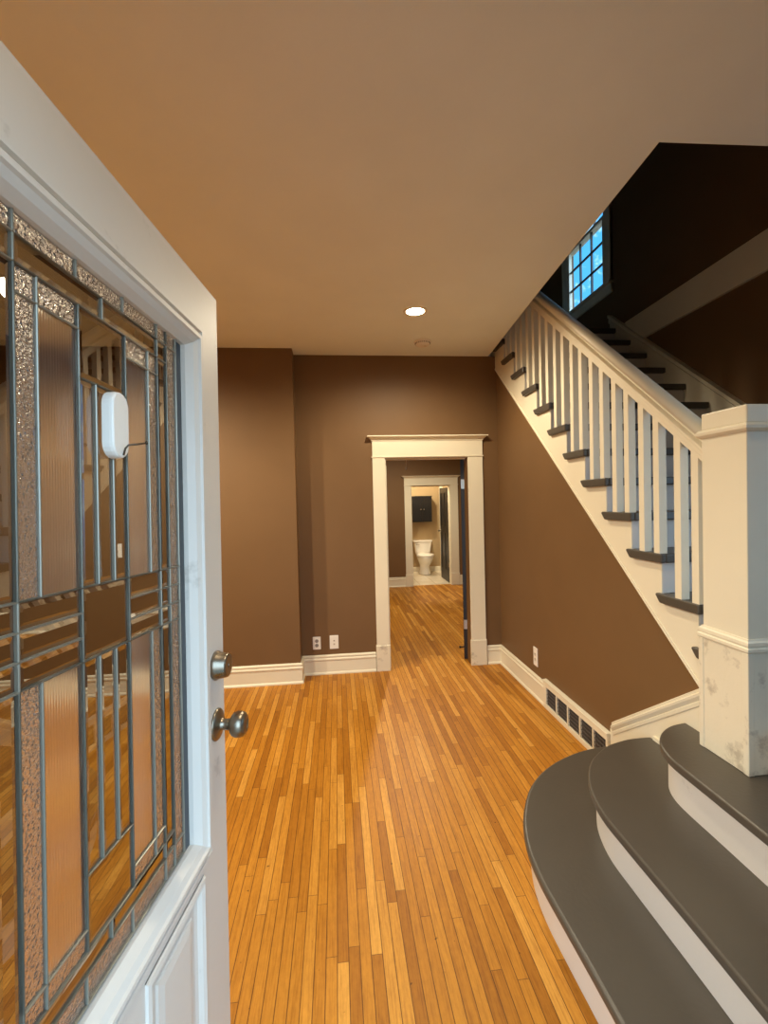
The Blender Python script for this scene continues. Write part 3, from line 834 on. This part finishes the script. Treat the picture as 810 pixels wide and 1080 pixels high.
# hinges on the far edge
b = BM()
for z in (0.25, 1.0, 1.8): lathe(b, [(0.007, 0), (0.007, 0.09)], (DW + 0.004, -0.048, z), (0, 0, 1), 12)
link('hinge', b, M['steel'], door)

# white adhesive hook on the glass
def dpt(x, y, z): return org + xax * x + yax * y + zax * (z + DZ)
hk = empty('wall_hook'); hk.matrix_world = Matrix(((xax.x, yax.x, zax.x, 0), (xax.y, yax.y, zax.y, 0), (xax.z, yax.z, zax.z, 0), (0, 0, 0, 1)))
hk.location = dpt(0.3885, YG + 0.002, 1.660)
tag(hk, 'white oval stick-on hook with bent wire on the front door glass', 'hook')
b = BM()
def pill(w, h, n=10):
    r = w / 2
    return [(r * math.cos(t), h / 2 - r + r * math.sin(t)) for t in [PI * i / n for i in range(n + 1)]] + \
           [(r * math.cos(t), -h / 2 + r + r * math.sin(t)) for t in [PI + PI * i / n for i in range(n + 1)]]
lay = [(1.0, 0.0), (1.0, 0.011), (0.97, 0.0145), (0.88, 0.0165)]
prev = None
for s, y in lay:
    rg = [b.verts.new((x * s, y, z * (1 - (1 - s) * 0.43))) for x, z in pill(0.041, 0.098)]
    if prev is None: b.faces.new(rg)
    else:
        for i in range(len(rg)): b.faces.new((prev[i], prev[(i + 1) % len(rg)], rg[(i + 1) % len(rg)], rg[i]))
    prev = rg
b.faces.new(prev[::-1])
link('hook_plate', b, M['plastic'], hk)
b = BM(); tube(b, [(-0.003, 0.017, -0.044), (-0.003, 0.020, -0.034), (-0.004, 0.024, -0.029), (-0.010, 0.034, -0.027), (-0.018, 0.044, -0.024)], 0.0014)
lathe(b, [(0.0, -0.0025), (0.0025, -0.001), (0.0025, 0.001), (0.0, 0.0025)], (-0.018, 0.044, -0.024), (-0.5, 0.8, 0.2), 10)
link('wire_hook', b, M['darkmetal'], hk, smooth=True)

# ------------------------------------------------------------------ dark interior doors
def dark_door(name, hinge, ang, w, h, label, side, t=0.036, knobs=(-1, 1)):
    r = empty(name, hinge); r.rotation_euler = (0, 0, ang); struct(r, label, 'door')
    b = BM()
    zs = [0.008, 0.22, 0.93, 1.05, h - 0.11, h]
    box(b, 0, 0.11, 0, t, zs[0], h); box(b, w - 0.11, w, 0, t, zs[0], h)
    for a, c in ((zs[0], zs[1]), (zs[2], zs[3]), (zs[4], zs[5])): box(b, 0.11, w - 0.11, 0, t, a, c)
    box(b, 0.11, w - 0.11, 0.010, t - 0.010, zs[1], zs[4]); box(b, w / 2 - 0.05, w / 2 + 0.05, 0, t, zs[1], zs[4])
    link('door_slab', b, M['black'], r, bevel=0.002)
    for z in (0.30, h - 0.28):
        b = BM(); box(b, -0.0015, 0.0, 0.004, t - 0.003, z, z + 0.09); lathe(b, [(0.006, 0), (0.006, 0.09)], (-0.004, side, z), (0, 0, 1), 12)
        link('hinge', b, M['steel'], r)
    for s in knobs:
        b = BM(); y = 0 if s < 0 else t
        lathe(b, [(0.03, 0), (0.028, 0.006), (0.012, 0.01), (0.011, 0.03), (0.024, 0.038), (0.027, 0.05), (0.018, 0.062), (0, 0.063)], (w - 0.06, y, 0.95), (0, s, 0), 20)
        link('door_knob', b, M['nickel'], r, smooth=True)
    return r
# the leaf stands open into the back room, its hinge edge towards the hall
a2 = math.radians(74)
dark_door('door_2', (1.2345, YB + 0.134, 0), a2, 0.75, 1.94, 'black door standing open into the back room, hinged on the right jamb', 0.0, 0.043, (-1,))
dark_door('door_3', (2.098, Y2 + 0.136, 0), math.radians(89.5), 0.70, 1.80, 'black panelled bathroom door standing open beside the toilet', 0.036)
b = BM(); lathe(b, [(0.016, 0), (0.015, 0.004), (0.006, 0.008), (0.006, 0.040), (0.012, 0.042), (0.012, 0.056), (0.0, 0.058)], (1.236, 4.45, 0.085), (-1, -0.12, 0.02), 16)
tag(link('door_stop', b, M['black'], smooth=True), 'small black door stop low on the black door in the doorway', 'door stop')

# ------------------------------------------------------------------ floor-level air register
VL = (XW, 2.835, 0.0)
vent = empty('air_register', VL)
tag(vent, 'white five-panel air register set in the baseboard below the stairs', 'air vent')
b = BM(); vx0, vx1 = XW - 0.026, XW - 0.0005
cy = [(2.448, 2.576), (2.588, 2.726), (2.738, 2.880), (2.892, 3.038), (3.050, 3.200)]
box(b, vx0, vx1, 2.432, 3.242, 0.0, 0.032); box(b, vx0, vx1, 2.432, 3.242, 0.162, 0.204)
ed = [2.432] + [q for c in cy for q in c] + [3.242]
for i in range(0, len(ed), 2): box(b, vx0, vx1, ed[i], ed[i + 1], 0.032, 0.162)
prism(b, [(vx0, 0.192), (vx0 - 0.005, 0.196), (vx0 - 0.005, 0.206), (vx1, 0.210), (vx1, 0.192)], 'y', 2.430, 3.244)
at(link('frame', b, M['white'], bevel=0.002), vent, VL)
for (a, c) in cy:
    b = BM(); box(b, XW - 0.004, XW - 0.001, a, c, 0.032, 0.162, 0)
    n = 9
    for i in range(n):
        yy = a + (c - a) * (i + 0.5) / n; box(b, XW - 0.016, XW - 0.005, yy - 0.0022, yy + 0.0022, 0.032, 0.162, 1)
    for i in range(1, 5):
        zz = 0.032 + 0.130 * i / 5; box(b, XW - 0.019, XW - 0.014, a, c, zz - 0.0015, zz + 0.0015, 1)
    at(link('grille', b, [M['ventdark'], M['ventslat']]), vent, VL)

# ------------------------------------------------------------------ wall plates
def plate(name, loc, nrm_, w, h, label, cat, kind, group=None):
    r = empty(name, loc); r.rotation_euler = (0, 0, math.atan2(nrm_[0], -nrm_[1]))
    tag(r, label, cat, group)
    b = BM(); prism(b, [(-w / 2, -h / 2), (w / 2, -h / 2), (w / 2, h / 2), (-w / 2, h / 2)], 'y', -0.006, -0.0003)
    link('cover_plate', b, M['plastic'], r, bevel=0.003, seg=2)
    if kind == 'duplex':
        for z in (-0.020, 0.020):
            b = BM(); lathe(b, [(0.0165, 0), (0.0165, 0.002), (0.015, 0.003), (0, 0.003)], (0, -0.006, z), (0, -1, 0), 20)
            f = link('socket', b, M['outletgrey'] if nrm_[0] == 0 else M['ivory'], r)
            b = BM(); box(b, -0.0075, -0.0045, -0.0098, -0.0088, z - 0.002, z + 0.008); box(b, 0.0045, 0.0075, -0.0098, -0.0088, z - 0.002, z + 0.008); lathe(b, [(0.0025, 0), (0.0025, 0.0008)], (0, -0.009, z - 0.008), (0, -1, 0), 10)
            s = link('slots', b, M['slot'], f)
    elif kind == 'jack':
        for z in (-0.018, 0.014):
            b = BM(); box(b, -0.010, 0.010, -0.008, -0.006, z - 0.009, z + 0.009); link('jack', b, M['ivory'], r, bevel=0.001)
            b = BM(); box(b, -0.005, 0.005, -0.0085, -0.008, z - 0.004, z + 0.004); link('socket', b, M['outletgrey'], r)
    else:
        b = BM(); box(b, -0.006, 0.006, -0.010, -0.006, -0.012, 0.012); prism(b, [(-0.018, -0.003), (-0.006, -0.006), (-0.006, 0.006), (-0.016, 0.003)], 'x', -0.004, 0.004)
        link('toggle', b, M['ivory'], r)
    return r
plate('wall_outlet', (-0.213, YB, 0.286), (0, -1), 0.072, 0.116, 'white duplex outlet nearest the jog in the back wall', 'outlet', 'duplex')
plate('cable_plate', (-0.056, YB, 0.288), (0, -1), 0.080, 0.124, 'white jack plate between the duplex outlet and the doorway casing', 'wall plate', 'jack')
plate('wall_outlet', (XW, 3.416, 0.315), (-1, 0), 0.074, 0.145, 'white outlet plate on the brown wall below the stairs', 'outlet', 'duplex')
plate('light_switch', (-1.82, YJ, 1.20), (0, -1), 0.072, 0.116, 'white switch plate on the brown wall seen through the front door glass', 'light switch', 'switch')

# ------------------------------------------------------------------ ceiling fixtures
def downlight(x, y, z, label, power=1.0, cone=168, group=None):
    r = empty('ceiling_downlight', (x, y, z)); tag(r, label, 'ceiling light', group)
    b = BM()
    prof = [(0.062, -0.001), (0.064, -0.006), (0.078, -0.006), (0.084, -0.003), (0.085, -0.0002)]
    lathe(b, prof, (0, 0, 0), (0, 0, 1), 40)
    # the lathe closes its ends; remove the two caps to leave a ring
    for f in [f for f in b.faces if len(f.verts) > 4]: b.faces.remove(f)
    link('trim_ring', b, M['white'], r, smooth=True)
    b = BM(); lathe(b, [(0.063, -0.0012), (0.055, -0.004), (0.0, -0.006)], (0, 0, 0), (0, 0, 1), 40)
    link('lens', b, M['lens'], r, smooth=True)
    l = bpy.data.lights.new('downlight_lamp', 'SPOT'); l.energy = LAMP * power * 2.2; l.color = LAMPCOL
    l.spot_size = math.radians(cone); l.spot_blend = 0.6 if cone > 120 else 1.0; l.shadow_soft_size = 0.055
    o = bpy.data.objects.new('downlight_lamp', l); C.objects.link(o); o.parent = r; o.location = (0, 0, -0.05)
    return r
downlight(0.585, 3.20, H, 'round glowing recessed ceiling light near the smoke detector')
downlight(0.52, 1.115, H, 'recessed ceiling light at the top edge above the entrance', 0.42, 118)
downlight(-1.75, 1.95, H, 'added recessed light hidden behind the open front door, nearer the entrance', 2.3)  # unseen lamp, added to warm the ceiling and left-facing surfaces
downlight(-1.85, 2.90, H, 'added recessed light hidden behind the open front door, nearer the back wall', 2.3)  # second added lamp on the left, also hidden by the door
downlight(0.9, 6.3, H - 0.002, 'added, unseen recessed light in the back room beyond the doorway', 2.6)  # no fixture in view; lamp added to brighten the back room
downlight(1.45, 9.0, 2.60, 'added, unseen recessed light in the bathroom', 1.7)  # lamp added out of view to brighten the toilet and tiles
b = BM(); lathe(b, [(0.070, 0.0), (0.070, -0.008), (0.062, -0.012), (0.060, -0.026), (0.052, -0.034), (0.030, -0.037), (0.0, -0.037)], (0, 0, 0), (0, 0, 1), 40)
sd = empty('smoke_detector', (0.750, 3.80, H)); tag(sd, 'round white smoke detector on the ceiling near the back wall', 'smoke detector')
link('detector_housing', b, M['plastic'], sd, smooth=True)
b = BM(); lathe(b, [(0.012, -0.0371), (0.012, -0.040), (0.0, -0.0405)], (0.02, 0, 0), (0, 0, 1), 16)
link('test_button', b, M['ivory'], sd)
b = BM()
for i in range(24):
    t = 2 * PI * i / 24; p = Vector((math.cos(t), math.sin(t), 0)) * 0.0612
    lathe(b, [(0.0025, -0.025), (0.0025, -0.014)], p, (0, 0, 1), 6)
link('vent_slots', b, M['slot'], sd)
pc = empty('pull_cord', (0.852, 5.5, H - 0.002)); tag(pc, 'thin pull cord hanging from the back room ceiling in the doorway', 'cord')
b = BM(); tube(b, [(0, 0, 0), (0, 0, -0.4), (0, 0, -0.90)], 0.0035, 6); link('string', b, M['plastic'], pc)
b = BM(); lathe(b, [(0.0, 0.0), (0.006, -0.004), (0.012, -0.035), (0.010, -0.05), (0.0, -0.052)], (0, 0, -0.90), (0, 0, 1), 12); link('knob', b, M['ivory'], pc, smooth=True)

# ------------------------------------------------------------------ bathroom: cabinet and toilet
CB = (1.833, YBATH - 0.10, 1.10)
cab = empty('wall_cabinet', CB); tag(cab, 'dark two-door cabinet hung on the wall above the toilet', 'cabinet')
b = BM(); box(b, 1.622, 2.046, YBATH - 0.18, YBATH - 0.001, 1.10, 1.645); box(b, 1.614, 2.054, YBATH - 0.205, YBATH - 0.001, 1.645, 1.66)
at(link('body', b, M['espresso'], bevel=0.002), cab, CB)
for i, (x0, x1, kx) in enumerate(((1.625, 1.832, 1.800), (1.836, 2.043, 1.868))):
    b = BM(); y = YBATH - 0.18
    box(b, x0, x1, y - 0.012, y - 0.001, 1.105, 1.640)
    for (a, c, e, f) in ((x0, x0 + 0.04, 1.105, 1.640), (x1 - 0.04, x1, 1.105, 1.640), (x0 + 0.04, x1 - 0.04, 1.105, 1.15), (x0 + 0.04, x1 - 0.04, 1.595, 1.640)): box(b, a, c, y - 0.020, y - 0.012, e, f)
    dd = at(link('door', b, M['espresso'], bevel=0.0015), cab, CB)
    b = BM(); lathe(b, [(0.006, 0), (0.005, 0.012), (0.013, 0.018), (0.013, 0.024), (0, 0.028)], (kx, y - 0.020, 1.372), (0, -1, 0), 16)
    k_ = link('knob', b, M['steel'], dd, smooth=True)
TL = (1.833, 9.55, 0.0)
toi = empty('toilet', TL); tag(toi, 'white two-piece toilet with lid down below the dark cabinet', 'toilet')
def loft(bm, secs, cap=True):
    """secs: list of (list of (x,y), z)"""
    rings = [[bm.verts.new((x, y, z)) for x, y in pts] for pts, z in secs]
    for A, B in zip(rings, rings[1:]):
        for i in range(len(A)): bm.faces.new((A[i], A[(i + 1) % len(A)], B[(i + 1) % len(A)], B[i]))
    if cap: bm.faces.new(rings[0][::-1]); bm.faces.new(rings[-1])
def egg(cx, yf, yb, w, n=36, p=0.0):
    """oval plan: round front at yf, blunter back at yb"""
    out = []
    cy_, ry = (yf + yb) / 2, (yb - yf) / 2
    for i in range(n):
        t = 2 * PI * i / n; s, c = math.sin(t), math.cos(t)
        x = (abs(c) ** 0.85) * (1 if c >= 0 else -1) * w / 2 * (1 - 0.10 * max(0, -s)); y = s * ry
        out.append((cx + x, cy_ + y))
    return out
def rrect(cx, cy, w, d, r, n=6):
    o = []
    for (sx, sy, t0) in ((1, -1, -PI / 2), (1, 1, 0), (-1, 1, PI / 2), (-1, -1, PI)):
        for i in range(n + 1):
            t = t0 + PI / 2 * i / n; o.append((cx + sx * (w / 2 - r) + r * math.cos(t), cy + sy * (d / 2 - r) + r * math.sin(t)))
    return o
cx = 1.833
b = BM(); loft(b, [(egg(cx, 9.40, 9.80, 0.25), 0.001), (egg(cx, 9.405, 9.80, 0.245), 0.03), (egg(cx, 9.43, 9.80, 0.205), 0.10), (egg(cx, 9.42, 9.80, 0.20), 0.18),
                   (egg(cx, 9.36, 9.80, 0.235), 0.23), (egg(cx, 9.29, 9.82, 0.30), 0.30), (egg(cx, 9.265, 9.83, 0.345), 0.365), (egg(cx, 9.26, 9.83, 0.355), 0.395)])
at(link('bowl', b, M['porcelain'], smooth=True), toi, TL)
b = BM(); loft(b, [(egg(cx, 9.255, 9.74, 0.362), 0.397), (egg(cx, 9.25, 9.745, 0.368), 0.405), (egg(cx, 9.255, 9.74, 0.360), 0.414)])
at(link('seat', b, M['porcelain'], smooth=True), toi, TL)
b = BM(); loft(b, [(egg(cx, 9.255, 9.745, 0.358), 0.416), (egg(cx, 9.252, 9.748, 0.364), 0.424), (egg(cx, 9.27, 9.74, 0.34), 0.433), (egg(cx, 9.40, 9.65, 0.15), 0.436)])
at(link('lid', b, M['porcelain'], smooth=True), toi, TL)
b = BM(); loft(b, [(rrect(cx, 9.835, 0.29, 0.15, 0.04), 0.39), (rrect(cx, 9.835, 0.33, 0.17, 0.04), 0.44), (rrect(cx, 9.835, 0.385, 0.185, 0.03), 0.670)])
at(link('tank', b, M['porcelain'], smooth=False, bevel=0.004), toi, TL)
b = BM(); loft(b, [(rrect(cx, 9.834, 0.405, 0.205, 0.03), 0.671), (rrect(cx, 9.834, 0.41, 0.21, 0.03), 0.682), (rrect(cx, 9.834, 0.40, 0.20, 0.03), 0.700)])
at(link('tank_lid', b, M['porcelain']), toi, TL)
b = BM(); lathe(b, [(0.012, 0), (0.012, 0.012), (0, 0.013)], (1.69, 9.743, 0.625), (0, -1, 0), 12); tube(b, [(1.69, 9.728, 0.625), (1.72, 9.722, 0.622), (1.755, 9.724, 0.617)], 0.005)
at(link('flush_lever', b, M['steel'], smooth=True), toi, TL)
